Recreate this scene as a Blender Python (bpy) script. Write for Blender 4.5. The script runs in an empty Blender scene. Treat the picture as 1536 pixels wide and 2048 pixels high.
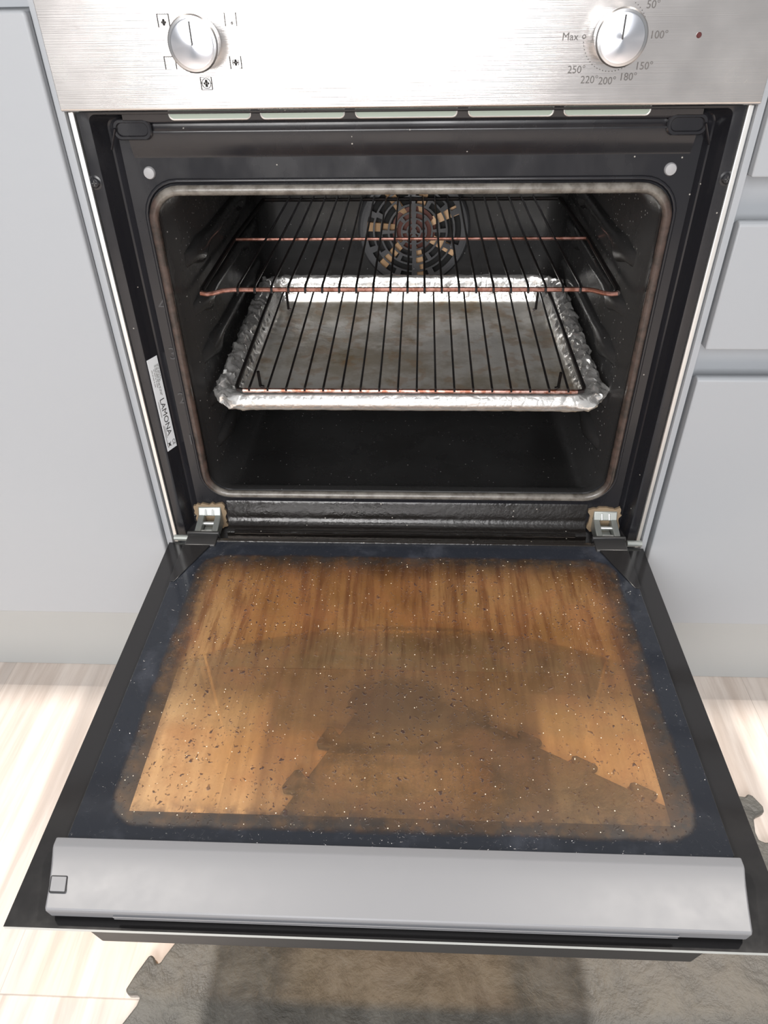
import bpy, bmesh, math, random
from mathutils import Vector, Matrix, noise
random.seed(7)
S = bpy.context.scene
COL = S.collection
PI = math.pi
OFF = 0.30          # height of the opened door's glass above the floor

# ------------------------------------------------------------------ camera
cam = bpy.data.cameras.new('camera'); cam_o = bpy.data.objects.new('camera', cam); COL.objects.link(cam_o)
cam_o.location = (0.010564, -0.721532, 0.577582 + OFF)
cam_o.rotation_mode = 'XYZ'
cam_o.rotation_euler = (0.919444, 0.0145936, 0.0381384)
cam.sensor_fit = 'AUTO'; cam.sensor_width = 36.0
cam.lens = 1428.27 / 2048 * 36.0
cam.clip_start = 0.02; cam.clip_end = 50
S.camera = cam_o

# ------------------------------------------------------------------ view, world, lights
S.view_settings.view_transform = 'Standard'
S.view_settings.look = 'None'
S.view_settings.exposure = 0.0
S.view_settings.gamma = 1.0
S.view_settings.use_curve_mapping = False
W = bpy.data.worlds.new('kitchen_ambience'); S.world = W; W.use_nodes = True
bg = W.node_tree.nodes['Background']
bg.inputs[0].default_value = (0.97, 0.985, 1.0, 1); bg.inputs[1].default_value = 0.40


def area(name, loc, target, sx, sy, power, col, spread=180):
    l = bpy.data.lights.new(name, 'AREA'); l.shape = 'RECTANGLE'; l.size = sx; l.size_y = sy
    l.energy = power; l.color = col; l.spread = math.radians(spread)
    o = bpy.data.objects.new(name, l); COL.objects.link(o); o.location = loc
    o.rotation_euler = (Vector(target) - Vector(loc)).to_track_quat('-Z', 'Y').to_euler()
    return o


def spot(name, loc, target, power, col, size, ang=110, blend=0.5):
    l = bpy.data.lights.new(name, 'SPOT'); l.energy = power; l.color = col
    l.shadow_soft_size = size; l.spot_size = math.radians(ang); l.spot_blend = blend
    o = bpy.data.objects.new(name, l); COL.objects.link(o); o.location = loc
    o.rotation_euler = (Vector(target) - Vector(loc)).to_track_quat('-Z', 'Y').to_euler()
    return o


# two daylit windows across the room behind the photographer, and the ceiling downlights
area('window_daylight_left', (-0.57, -2.6, 1.45), (-0.45, 0, 0.75), 0.72, 1.6, 50, (1.0, 0.985, 0.97))
area('window_daylight_right', (0.16, -2.6, 1.45), (0.1, 0, 0.75), 0.34, 1.6, 23, (1.0, 0.99, 1.0))
spot('ceiling_downlight_left', (-1.0, -0.07, 2.4), (-0.35, -0.25, 0), 165, (1.0, 0.93, 0.85), 0.05)
spot('ceiling_downlight_right', (1.0, -0.07, 2.4), (0.35, -0.25, 0), 165, (1.0, 0.93, 0.85), 0.05)
area('overhead_fill_light', (0.0, -1.25, 2.4), (0.0, -0.6, 0), 0.9, 0.4, 5, (1.0, 0.97, 0.94))  # added soft overhead fill, not a fixture of the kitchen

# ------------------------------------------------------------------ node helpers
class NT:
    def __init__(s, name):
        s.m = bpy.data.materials.new(name); s.m.use_nodes = True
        s.t = s.m.node_tree; s.t.nodes.clear()
        s.out = s.t.nodes.new('ShaderNodeOutputMaterial')
    def n(s, typ, ins=None, **kw):
        nd = s.t.nodes.new(typ)
        for k, v in kw.items(): setattr(nd, k, v)
        for k, v in (ins or {}).items(): s.set(nd.inputs[k], v)
        return nd
    def set(s, sock, v):
        if isinstance(v, bpy.types.NodeSocket): s.t.links.new(v, sock)
        elif isinstance(v, (tuple, list)):
            sock.default_value = tuple(v) + (1,) if (len(v) == 3 and sock.type == 'RGBA') else v
        else: sock.default_value = v
    def math(s, op, a, b=0.0, c=0.0, clamp=False):
        nd = s.n('ShaderNodeMath', {0: a, 1: b, 2: c}, operation=op, use_clamp=clamp); return nd.outputs[0]
    def pos(s): return s.n('ShaderNodeNewGeometry').outputs['Position']
    def xyz(s, v): 
        nd = s.n('ShaderNodeSeparateXYZ', {0: v}); return nd.outputs
    def vscale(s, v, sc, loc=(0, 0, 0)):
        return s.n('ShaderNodeMapping', {'Vector': v, 'Scale': sc, 'Location': loc}).outputs[0]
    def noise(s, v, scale, detail=4, rough=0.55, dist=0.0):
        return s.n('ShaderNodeTexNoise', {'Vector': v, 'Scale': scale, 'Detail': detail, 'Roughness': rough, 'Distortion': dist}).outputs['Fac']
    def voro(s, v, scale, feature='F1'):
        nd = s.n('ShaderNodeTexVoronoi', {'Vector': v, 'Scale': scale}, feature=feature); return nd
    def ramp(s, f, a, b, lo=0.0, hi=1.0):
        return s.n('ShaderNodeMapRange', {0: f, 1: a, 2: b, 3: lo, 4: hi}, interpolation_type='SMOOTHSTEP').outputs[0]
    def mix(s, f, a, b, blend='MIX'):
        nd = s.n('ShaderNodeMix', data_type='RGBA', blend_type=blend)
        s.set(nd.inputs[0], f); s.set(nd.inputs[6], a); s.set(nd.inputs[7], b); return nd.outputs[2]
    def bump(s, h, strength, dist=0.001):
        return s.n('ShaderNodeBump', {'Height': h, 'Strength': strength, 'Distance': dist}).outputs[0]
    def pbr(s, **k):
        nm = {'base': 'Base Color', 'rough': 'Roughness', 'metal': 'Metallic', 'normal': 'Normal', 'coat': 'Coat Weight', 'coatr': 'Coat Roughness',
              'spec': 'Specular IOR Level', 'ior': 'IOR', 'aniso': 'Anisotropic', 'tangent': 'Tangent', 'trans': 'Transmission Weight', 'emit': 'Emission Color', 'estr': 'Emission Strength'}
        return s.n('ShaderNodeBsdfPrincipled', {nm[a]: b for a, b in k.items()}).outputs[0]
    def done(s, sh): s.t.links.new(sh, s.out.inputs[0]); return s.m


def simple(name, base, rough=0.5, metal=0.0, **k):
    t = NT(name)
    nz = t.noise(t.pos(), 60, 3)
    r = t.math('MULTIPLY_ADD', nz, 0.12, rough - 0.06)
    return t.done(t.pbr(base=base, rough=r, metal=metal, **k))


def m_enamel(name, base=(0.012, 0.012, 0.014), rough=0.22, specks=0.985, speckcol=(0.35, 0.33, 0.3), bumpy=0.0):
    t = NT(name); p = t.pos()
    v = t.voro(p, 210)
    cell = t.xyz(v.outputs['Color'])
    sp = t.math('MULTIPLY', t.math('LESS_THAN', v.outputs['Distance'], 0.16), t.math('GREATER_THAN', cell[0], specks))
    smear = t.noise(t.vscale(p, (1, 1, 0.6)), 14, 5, 0.6)
    col = t.mix(sp, base, speckcol)
    r = t.math('ADD', t.ramp(smear, 0.35, 0.7, rough - 0.06, rough + 0.12), t.math('MULTIPLY', sp, 0.3))
    kw = {}
    if bumpy: kw['normal'] = t.bump(t.noise(p, 160, 3), bumpy, 0.001)
    return t.done(t.pbr(base=col, rough=r, spec=0.5, **kw))


def m_steel():
    t = NT('brushed_steel'); p = t.pos()
    g = t.noise(t.vscale(p, (4, 4, 1400)), 1.0, 2)
    sm = t.noise(p, 9, 4)
    col = t.mix(t.ramp(sm, 0.35, 0.7), (0.70, 0.665, 0.645), (0.75, 0.72, 0.70))
    r = t.ramp(sm, 0.3, 0.75, 0.21, 0.29)
    return t.done(t.pbr(base=col, metal=1.0, rough=r, normal=t.bump(g, 0.16, 0.0006)))


def m_foil(floor=False):
    t = NT('stained_foil'); p = t.pos(); z = t.xyz(p)[2]
    fl = t.ramp(z, OFF + 0.1745, OFF + 0.179, 1, 0)
    c = t.noise(p, 70, 6, 0.6, 0.8); v = t.voro(p, 95, 'DISTANCE_TO_EDGE').outputs['Distance']
    big = t.noise(p, 16, 4, 0.55, 0.5)
    h = t.math('ADD', t.math('MULTIPLY', c, 0.8), t.math('MULTIPLY', t.ramp(v, 0, 0.2), 0.25))
    stain = t.math('MULTIPLY', t.ramp(t.noise(p, 11, 5, 0.65), 0.40, 0.64), t.math('MULTIPLY_ADD', fl, 0.78, 0.10))
    blot = t.math('MULTIPLY', t.ramp(t.noise(t.vscale(p, (1, 1, 1), (3, 1, 0)), 16, 5), 0.58, 0.72), fl)
    col = t.mix(stain, (0.90, 0.89, 0.87), (0.40, 0.335, 0.245))
    col = t.mix(t.math('MULTIPLY', fl, 0.45), col, (0.40, 0.355, 0.275))
    col = t.mix(t.math('MULTIPLY', blot, 0.8), col, (0.20, 0.13, 0.045))
    # baked-on ring of grease where the floor meets the walls
    rim = t.math('MULTIPLY', t.ramp(z, OFF + 0.172, OFF + 0.180, 1, 0), t.ramp(t.noise(p, 34, 4), 0.52, 0.62))
    col = t.mix(t.math('MULTIPLY', rim, 0.35), col, (0.42, 0.22, 0.07))
    met = t.math('SUBTRACT', t.math('MULTIPLY_ADD', fl, -0.36, 0.80), t.math('MULTIPLY', blot, 0.35))
    r = t.math('ADD', t.math('MULTIPLY_ADD', stain, 0.12, 0.24), t.math('MULTIPLY', fl, 0.12))
    h = t.math('ADD', t.math('MULTIPLY', h, t.math('MULTIPLY_ADD', fl, -0.6, 1.0)), t.math('MULTIPLY', big, 0.8))
    return t.done(t.pbr(base=col, metal=met, rough=r, normal=t.bump(h, 0.32, 0.002)))


def m_floor():
    t = NT('pale_wood_laminate'); p = t.pos(); x, y, _ = t.xyz(p)[:]
    pw = 0.19
    x = t.math('ADD', x, 0.05); y = t.math('ADD', y, 0.723)
    px = t.math('FLOOR', t.math('DIVIDE', x, pw))
    fx = t.math('FRACT', t.math('DIVIDE', x, pw))
    yo = t.math('ADD', y, t.math('MULTIPLY', t.math('FRACT', t.math('MULTIPLY', px, 0.618)), 1.2))
    fy = t.math('FRACT', t.math('DIVIDE', yo, 1.2)); iy = t.math('FLOOR', t.math('DIVIDE', yo, 1.2))
    tone = t.n('ShaderNodeTexWhiteNoise', {0: t.n('ShaderNodeCombineXYZ', {0: px, 1: iy}).outputs[0]}).outputs[0]
    sh = t.n('ShaderNodeCombineXYZ', {0: x, 1: t.math('MULTIPLY_ADD', tone, 7.0, y), 2: tone}).outputs[0]
    g1 = t.noise(t.vscale(sh, (38, 2.6, 1)), 1.0, 6, 0.62, 0.6)
    g2 = t.noise(t.vscale(sh, (140, 6, 1)), 1.0, 4, 0.6, 0.3)
    g3 = t.noise(t.vscale(sh, (9, 1.6, 1)), 1.0, 4, 0.55, 0.4)
    col = t.mix(t.ramp(g1, 0.35, 0.70), (0.80, 0.72, 0.66), (0.58, 0.49, 0.43))
    col = t.mix(t.math('MULTIPLY', t.ramp(g3, 0.5, 0.72), 0.55), col, (0.50, 0.45, 0.42))
    col = t.mix(t.math('MULTIPLY', t.ramp(g2, 0.5, 0.75), 0.35), col, (0.46, 0.38, 0.33))
    col = t.mix(t.math('MULTIPLY', tone, 0.22), col, (0.55, 0.48, 0.44))
    ed = t.math('MINIMUM', t.math('MULTIPLY_ADD', t.math('MINIMUM', fx, t.math('SUBTRACT', 1.0, fx)), pw, 0.0005),
                t.math('MULTIPLY', t.math('MINIMUM', fy, t.math('SUBTRACT', 1.0, fy)), 1.2))
    col = t.mix(t.ramp(ed, 0.0004, 0.0012, 0.55, 0), col, (0.25, 0.2, 0.17))
    return t.done(t.pbr(base=col, rough=t.ramp(g1, 0.2, 0.8, 0.36, 0.5), normal=t.bump(g2, 0.08, 0.0008)))


def m_mat():
    t = NT('dark_foam_mat'); p = t.pos()
    a = t.noise(p, 26, 6, 0.65, 0.3); b = t.noise(p, 95, 4, 0.6); c = t.noise(p, 7, 4)
    col = t.mix(t.ramp(a, 0.35, 0.7), (0.085, 0.082, 0.074), (0.155, 0.148, 0.130))
    col = t.mix(t.math('MULTIPLY', t.ramp(c, 0.45, 0.7), 0.4), col, (0.17, 0.16, 0.145))
    h = t.math('ADD', t.math('MULTIPLY', a, 0.8), t.math('MULTIPLY', b, 0.2))
    return t.done(t.pbr(base=col, rough=t.ramp(a, 0.3, 0.8, 0.42, 0.62), normal=t.bump(h, 0.6, 0.008)))


def m_clear_glass():
    t = NT('clear_door_glass')
    tr = t.n('ShaderNodeBsdfTransparent', {0: (0.97, 0.97, 0.96)}).outputs[0]
    gl = t.n('ShaderNodeBsdfGlossy', {0: (1, 1, 1), 'Roughness': 0.03}).outputs[0]
    fr = t.n('ShaderNodeFresnel', {0: 1.45}).outputs[0]
    return t.done(t.n('ShaderNodeMixShader', {0: fr, 1: tr, 2: gl}).outputs[0])


GX, GY, GHX, GHY, GR = 0.003, -0.2475, 0.2445, 0.1705, 0.030      # edge of the burnt-on grease on the inner glass


def m_grime():
    t = NT('burnt_greasy_glass'); p = t.pos(); x, y, _ = t.xyz(p)[:]
    wob = t.math('MULTIPLY', t.math('SUBTRACT', t.noise(p, 45, 4), 0.5), 0.006)
    qx = t.math('ADD', t.math('SUBTRACT', t.math('ABSOLUTE', t.math('SUBTRACT', x, GX)), GHX - GR), wob)
    qy = t.math('ADD', t.math('SUBTRACT', t.math('ABSOLUTE', t.math('SUBTRACT', y, GY)), GHY - GR), wob)
    mx, my = t.math('MAXIMUM', qx, 0.0), t.math('MAXIMUM', qy, 0.0)
    ln = t.math('SQRT', t.math('ADD', t.math('MULTIPLY', mx, mx), t.math('MULTIPLY', my, my)))
    d = t.math('SUBTRACT', t.math('ADD', ln, t.math('MINIMUM', t.math('MAXIMUM', qx, qy), 0.0)), GR)    # <0 inside
    inside = t.ramp(d, -0.004, 0.003, 1, 0)
    # --- film tint
    big = t.noise(t.vscale(p, (1, 0.7, 1), (2.3, 0.4, 0)), 5.5, 4, 0.5, 0.3)
    mid = t.noise(p, 22, 5, 0.62, 0.2)
    stv = t.n('ShaderNodeCombineXYZ', {0: t.math('MULTIPLY', x, 95), 1: t.math('MULTIPLY', y, 8), 2: 0.0}).outputs[0]
    st = t.noise(stv, 1.0, 5, 0.65, 0.4)
    rear = t.ramp(y, -0.30, -0.20)
    strk = t.math('MULTIPLY', t.ramp(st, 0.42, 0.66), t.math('MULTIPLY_ADD', rear, 0.70, 0.20))
    col = t.mix(t.ramp(big, 0.36, 0.62), (0.82, 0.585, 0.32), (0.66, 0.40, 0.16))
    col = t.mix(t.math('MULTIPLY', t.ramp(mid, 0.45, 0.68), 0.6), col, (0.50, 0.25, 0.085))
    col = t.mix(strk, col, (0.40, 0.19, 0.065))
    # darker oval patch in the middle of the pane
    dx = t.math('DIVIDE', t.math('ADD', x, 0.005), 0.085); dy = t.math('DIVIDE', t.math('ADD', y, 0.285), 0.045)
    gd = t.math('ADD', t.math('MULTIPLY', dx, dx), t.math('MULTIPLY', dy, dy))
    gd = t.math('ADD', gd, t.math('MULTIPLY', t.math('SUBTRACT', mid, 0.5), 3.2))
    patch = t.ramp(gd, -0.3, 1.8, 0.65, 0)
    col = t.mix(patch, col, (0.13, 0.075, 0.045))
    # thick rim of baked grease along the seal line
    edge = t.math('MULTIPLY', t.ramp(d, -0.030, -0.004), t.ramp(t.noise(p, 60, 5, 0.65), 0.3, 0.62))
    col = t.mix(t.math('MULTIPLY', edge, 0.8), col, (0.09, 0.055, 0.042))
    # spots
    nv = t.n('ShaderNodeTexNoise', {'Vector': p, 'Scale': 170.0, 'Detail': 3.0}).outputs['Color']
    dv = t.n('ShaderNodeVectorMath', {0: nv, 1: (0.5, 0.5, 0.5)}, operation='SUBTRACT').outputs[0]
    dp = t.n('ShaderNodeVectorMath', {0: dv, 1: (0.011, 0.011, 0.0), 2: p}, operation='MULTIPLY_ADD').outputs[0]
    v1 = t.voro(dp, 130); c1 = t.xyz(v1.outputs['Color'])
    s1 = t.math('MULTIPLY', t.ramp(v1.outputs['Distance'], 0.13, 0.21, 1, 0), t.math('GREATER_THAN', c1[0], 0.38))
    v2 = t.voro(dp, 300); c2 = t.xyz(v2.outputs['Color'])
    s2 = t.math('MULTIPLY', t.ramp(v2.outputs['Distance'], 0.18, 0.30, 1, 0), t.math('GREATER_THAN', c2[1], 0.42))
    v3 = t.voro(t.vscale(dp, (1, 1, 1), (0.3, 0.1, 0)), 42); c3 = t.xyz(v3.outputs['Color'])
    s3 = t.math('MULTIPLY', t.ramp(v3.outputs['Distance'], 0.05, 0.10, 1, 0), t.math('GREATER_THAN', c3[0], 0.72))
    spots = t.math('MAXIMUM', t.math('MAXIMUM', s1, t.math('MULTIPLY', s2, 0.75)), s3)
    spots = t.math('MULTIPLY', spots, t.ramp(t.noise(p, 9, 3), 0.34, 0.52, 0.4, 1.0))
    col = t.mix(t.math('MULTIPLY', spots, 0.9), col, (0.07, 0.022, 0.012))
    v4 = t.voro(p, 330); c4 = t.xyz(v4.outputs['Color'])
    lite = t.math('MULTIPLY', t.math('LESS_THAN', v4.outputs['Distance'], t.math('MULTIPLY', c4[0], 0.17)), t.math('GREATER_THAN', c4[2], 0.955))
    # --- shaders
    film = t.n('ShaderNodeBsdfTransparent', {0: col}).outputs[0]
    gcol = t.mix(edge, t.mix(1.0, col, (0.85, 0.66, 0.48), 'MULTIPLY'), (0.07, 0.05, 0.042))
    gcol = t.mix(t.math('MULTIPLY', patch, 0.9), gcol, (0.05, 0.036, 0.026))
    gcol = t.mix(spots, gcol, (0.045, 0.018, 0.012))
    gcol = t.mix(lite, gcol, (0.75, 0.66, 0.52))
    grime = t.n('ShaderNodeBsdfDiffuse', {0: gcol}).outputs[0]
    op = t.math('ADD', 0.025, t.math('ADD', t.math('MULTIPLY', t.ramp(mid, 0.4, 0.7), 0.07), t.math('MULTIPLY', edge, 0.12)))
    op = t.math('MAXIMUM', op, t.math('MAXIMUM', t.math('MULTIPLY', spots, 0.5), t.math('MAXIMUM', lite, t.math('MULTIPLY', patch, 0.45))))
    body = t.n('ShaderNodeMixShader', {0: op, 1: film, 2: grime}).outputs[0]
    # printed black border outside the grease
    bl = t.n('ShaderNodeBsdfDiffuse', {0: t.mix(t.math('MULTIPLY', t.ramp(mid, 0.5, 0.75), 0.4), (0.012, 0.014, 0.019), (0.05, 0.055, 0.07))}).outputs[0]
    base = t.n('ShaderNodeMixShader', {0: inside, 1: bl, 2: body}).outputs[0]
    rg = t.math('ADD', 0.12, t.math('MULTIPLY', inside, t.math('MULTIPLY_ADD', mid, 0.3, 0.15)))
    hb = t.math('ADD', t.math('MULTIPLY', mid, 0.3), t.math('MULTIPLY', spots, 0.7))
    nb = t.bump(hb, 0.35, 0.0012)
    gl = t.n('ShaderNodeBsdfGlossy', {0: (1, 1, 1), 'Roughness': rg, 'Normal': nb}).outputs[0]
    fr = t.n('ShaderNodeFresnel', {0: 1.45}).outputs[0]
    return t.done(t.n('ShaderNodeMixShader', {0: fr, 1: base, 2: gl}).outputs[0])


def m_seal():
    t = NT('sooty_door_seal'); p = t.pos(); x = t.xyz(p)[0]
    side = t.ramp(t.math('ABSOLUTE', t.math('SUBTRACT', x, 0.003)), 0.232, 0.243)
    nz = t.noise(p, 90, 5, 0.6)
    a = t.mix(t.ramp(nz, 0.35, 0.7), (0.20, 0.185, 0.165), (0.10, 0.088, 0.075))
    b = t.mix(t.ramp(nz, 0.35, 0.7), (0.050, 0.024, 0.018), (0.018, 0.013, 0.011))
    return t.done(t.pbr(base=t.mix(t.math('MULTIPLY', side, 0.85), a, b), rough=0.24, normal=t.bump(nz, 0.3, 0.001)))


def m_chrome_wire(name, base, rough, rust=0.0):
    t = NT(name); p = t.pos(); nz = t.noise(p, 130, 5, 0.65)
    col = t.mix(t.math('MULTIPLY', t.ramp(nz, 0.42, 0.62), rust), base, (0.16, 0.055, 0.03))
    return t.done(t.pbr(base=col, metal=0.8, rough=rough))


def m_knob():
    t = NT('spun_aluminium')
    tg = t.n('ShaderNodeTangent', direction_type='RADIAL', axis='Y').outputs[0]
    return t.done(t.pbr(base=(0.80, 0.82, 0.88), metal=1.0, rough=0.26, aniso=0.85, tangent=tg))


M = dict(
    enamel=m_enamel('black_enamel', (0.014, 0.014, 0.017)),
    cavity=m_enamel('black_cavity_enamel', (0.038, 0.037, 0.037), 0.25, 0.90, (0.4, 0.39, 0.38), 0.06),
    greasy=m_enamel('greasy_black_enamel', (0.014, 0.012, 0.011), 0.20, 0.93, (0.4, 0.37, 0.33), 0.5),
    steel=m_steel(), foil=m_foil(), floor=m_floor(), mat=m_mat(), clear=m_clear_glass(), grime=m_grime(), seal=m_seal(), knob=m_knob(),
    cabinet=simple('pale_grey_cabinet_paint', (0.375, 0.393, 0.418), 0.42),
    plinthm=simple('grey_plinth_paint', (0.40, 0.41, 0.408), 0.45),
    polished=simple('polished_steel', (0.90, 0.91, 0.90), 0.42, 1.0),
    knobside=simple('knob_side_metal', (0.62, 0.62, 0.63), 0.25, 1.0),
    ink=simple('black_print', (0.05, 0.048, 0.048), 0.6),
    fadedink=simple('faded_grey_print', (0.13, 0.12, 0.115), 0.6),
    printglass=simple('black_printed_glass', (0.013, 0.0125, 0.013), 0.13),
    trim=simple('charcoal_grey_plastic', (0.175, 0.180, 0.194), 0.44),
    darktrim=simple('black_plastic', (0.02, 0.02, 0.021), 0.4),
    bumper=simple('grey_rubber', (0.34, 0.34, 0.35), 0.5),
    vent=simple('pale_green_duct', (0.34, 0.40, 0.34), 0.4),
    zinc=simple('zinc_plated_steel', (0.40, 0.42, 0.40), 0.40, 0.6),
    darkzinc=simple('dull_zinc', (0.12, 0.12, 0.12), 0.4, 0.6),
    rusty=simple('baked_on_brown_residue', (0.26, 0.19, 0.12), 0.7),
    paper=simple('white_label_paper', (0.90, 0.94, 0.97), 0.5),
    rack=m_chrome_wire('blackened_wire', (0.045, 0.042, 0.042), 0.35, 0.1),
    bar=m_chrome_wire('browned_chrome_bar', (0.38, 0.20, 0.165), 0.28, 0.8),
    trivet=m_chrome_wire('sooty_trivet_bar', (0.34, 0.22, 0.19), 0.32, 0.95),
    fan=simple('tan_fan_metal', (0.78, 0.50, 0.28), 0.5, 0.2),
    fanhub=simple('brown_fan_hub', (0.16, 0.06, 0.045), 0.45, 0.3),
    fancover=m_enamel('fan_cover_enamel', (0.13, 0.13, 0.135), 0.28, 0.9, (0.4, 0.4, 0.4), 0.3),
    dark=simple('recess_shade_black', (0.01, 0.01, 0.01), 0.6),
    tin=simple('dark_tray_steel', (0.05, 0.05, 0.05), 0.4, 0.6),
    led=simple('indicator_lens', (0.10, 0.03, 0.03), 0.2),
    glassedge=simple('ground_glass_edge', (0.42, 0.44, 0.43), 0.3),
)

# ------------------------------------------------------------------ mesh helpers
class MB:
    def __init__(s): s.v = []; s.f = []; s.mi = []
    def add(s, vs, fs, mi=0):
        b = len(s.v); s.v += [tuple(v) for v in vs]; s.f += [tuple(i + b for i in f) for f in fs]; s.mi += [mi] * len(fs); return s
    def box(s, x0, x1, y0, y1, z0, z1, mi=0):
        return s.add([(x0, y0, z0), (x1, y0, z0), (x1, y1, z0), (x0, y1, z0), (x0, y0, z1), (x1, y0, z1), (x1, y1, z1), (x0, y1, z1)],
                     [(3, 2, 1, 0), (4, 5, 6, 7), (0, 1, 5, 4), (1, 2, 6, 5), (2, 3, 7, 6), (3, 0, 4, 7)], mi)
    def rings(s, rs, closed=True, cap0=False, cap1=False, mi=0):
        n = len(rs[0]); vs = [p for r in rs for p in r]; fs = []
        for k in range(len(rs) - 1):
            for i in range(n if closed else n - 1):
                j = (i + 1) % n; fs.append((k * n + i, k * n + j, (k + 1) * n + j, (k + 1) * n + i))
        if cap0: fs.append(tuple(range(n))[::-1])
        if cap1: fs.append(tuple((len(rs) - 1) * n + i for i in range(n)))
        return s.add(vs, fs, mi)
    def tube(s, pts, r, n=8, closed=False, mi=0, up=(0, 0, 1)):
        pts = [Vector(p) for p in pts]; m = len(pts); rs = []; prev = None
        for i, p in enumerate(pts):
            if closed: t = (pts[(i + 1) % m] - pts[i - 1])
            else: t = pts[min(i + 1, m - 1)] - pts[max(i - 1, 0)]
            t.normalize()
            a = Vector(up) if prev is None else prev
            a = a - t * a.dot(t)
            if a.length < 1e-4: a = Vector((1, 0, 0)) - t * t.x
            a.normalize(); prev = a; b = t.cross(a)
            rr = r(i) if callable(r) else r
            rs.append([p + (a * math.cos(q) + b * math.sin(q)) * rr for q in [2 * PI * k / n for k in range(n)]])
        if closed: rs.append(rs[0]); return s.rings(rs, mi=mi)
        return s.rings(rs, cap0=True, cap1=True, mi=mi)
    def extrude_x(s, prof, x0, x1, mi=0, cap=True):
        return s.rings([[(x0, y, z) for y, z in prof], [(x1, y, z) for y, z in prof]], cap0=cap, cap1=cap, mi=mi)
    def prism(s, poly, z0, z1, mi=0):
        return s.rings([[(x, y, z0) for x, y in poly], [(x, y, z1) for x, y in poly]], cap0=True, cap1=True, mi=mi)
    def lathe_y(s, prof, cx, cz, n=48, mi=0, cap=True):
        rs = [[(cx + r * math.cos(2 * PI * k / n), y, cz + r * math.sin(2 * PI * k / n)) for k in range(n)] for r, y in prof]
        return s.rings(rs, cap0=cap, cap1=cap, mi=mi)
    def build(s, name, mats, parent=None, bevel=0.0, seg=2, smooth=True, ang=35, off=True):
        if not isinstance(mats, (list, tuple)): mats = [mats]
        vs = [Vector(v) + Vector((0, 0, OFF if off else 0)) for v in s.v]
        lo = Vector([min(v[i] for v in vs) for i in range(3)]); hi = Vector([max(v[i] for v in vs) for i in range(3)])
        o0 = Vector(((lo.x + hi.x) / 2, (lo.y + hi.y) / 2, lo.z))
        me = bpy.data.meshes.new(name); me.from_pydata([v - o0 for v in vs], [], s.f)
        bm = bmesh.new(); bm.from_mesh(me)
        bm.faces.ensure_lookup_table()
        for f, mi in zip(bm.faces, s.mi): f.material_index = mi; f.smooth = smooth
        bmesh.ops.remove_doubles(bm, verts=bm.verts, dist=1e-6)
        bmesh.ops.recalc_face_normals(bm, faces=bm.faces)
        bm.to_mesh(me); bm.free()
        if smooth: me.set_sharp_from_angle(angle=math.radians(ang))
        for m in mats: me.materials.append(m)
        o = bpy.data.objects.new(name, me); COL.objects.link(o)
        if parent is not None:
            o.parent = parent; o.location = o0 - WL[parent.name]
        else: o.location = o0
        WL[o.name] = o0
        if bevel:
            b = o.modifiers.new('bevel', 'BEVEL'); b.width = bevel; b.segments = seg; b.limit_method = 'ANGLE'; b.angle_limit = math.radians(40)
        return o
WL = {}


def empty(name, loc, label, cat, parent=None):
    o = bpy.data.objects.new(name, None); COL.objects.link(o)
    w = Vector(loc) + Vector((0, 0, OFF)); WL[o.name] = w
    o.empty_display_size = 0.05
    if parent is not None: o.parent = parent; o.location = w - WL[parent.name]
    else: o.location = w; o['label'] = label; o['category'] = cat
    return o


def tag(o, label, cat=None, group=None):
    o['label'] = label
    if cat: o['category'] = cat
    if group: o['group'] = group
    return o


def struct(o, label=None, cat=None):
    o['kind'] = 'structure'
    if label: o['label'] = label
    if cat: o['category'] = cat
    return o


def rr2(x0, x1, z0, z1, r, n=6):
    """rounded rectangle loop, counter-clockwise from the lower right corner"""
    out = []
    for cx, cz, a0 in ((x1 - r, z0 + r, -PI / 2), (x1 - r, z1 - r, 0), (x0 + r, z1 - r, PI / 2), (x0 + r, z0 + r, PI)):
        for k in range(n + 1):
            a = a0 + (PI / 2) * k / n; out.append((cx + r * math.cos(a), cz + r * math.sin(a)))
    return out


def rry(x0, x1, z0, z1, r, y, n=6): return [(x, y, z) for x, z in rr2(x0, x1, z0, z1, r, n)]
def rrz(x0, x1, y0, y1, r, z, n=6): return [(x, y, z) for x, y in rr2(x0, x1, y0, y1, r, n)]


def text_mb(s, size, place, depth=0.0):
    """flat lettering; place(u, v) -> 3-D point"""
    c = bpy.data.curves.new('lettering', 'FONT'); c.body = s; c.size = size; c.align_x = 'CENTER'; c.align_y = 'CENTER'; c.resolution_u = 3
    o = bpy.data.objects.new('lettering', c); COL.objects.link(o)
    bpy.context.view_layer.update()
    me = o.to_mesh(); mb = MB()
    mb.add([place(v.co.x, v.co.y) for v in me.vertices], [tuple(p.vertices) for p in me.polygons])
    o.to_mesh_clear(); bpy.data.objects.remove(o); bpy.data.curves.remove(c)
    return mb


# ------------------------------------------------------------------ structure
fl = MB().box(-2.2, 2.2, -2.2, 0.6, -0.32, -0.30).build('floor', M['floor'])
struct(fl, 'pale pinkish wood-look laminate floor', 'floor')
pl = MB().box(-1.3, 1.3, 0.019, 0.035, -0.30, -0.125).build('baseboard_front', M['plinthm'], bevel=0.001)
struct(pl, 'grey kickboard running under the cabinets and oven', 'plinth')

wt = MB().box(-1.3, 1.3, -0.052, 0.60, 0.612, 0.650).build('trim_1', simple('pale_worktop', (0.6, 0.6, 0.6), 0.4), bevel=0.002)
struct(wt, 'worktop above the oven and cabinets', 'worktop')

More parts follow.
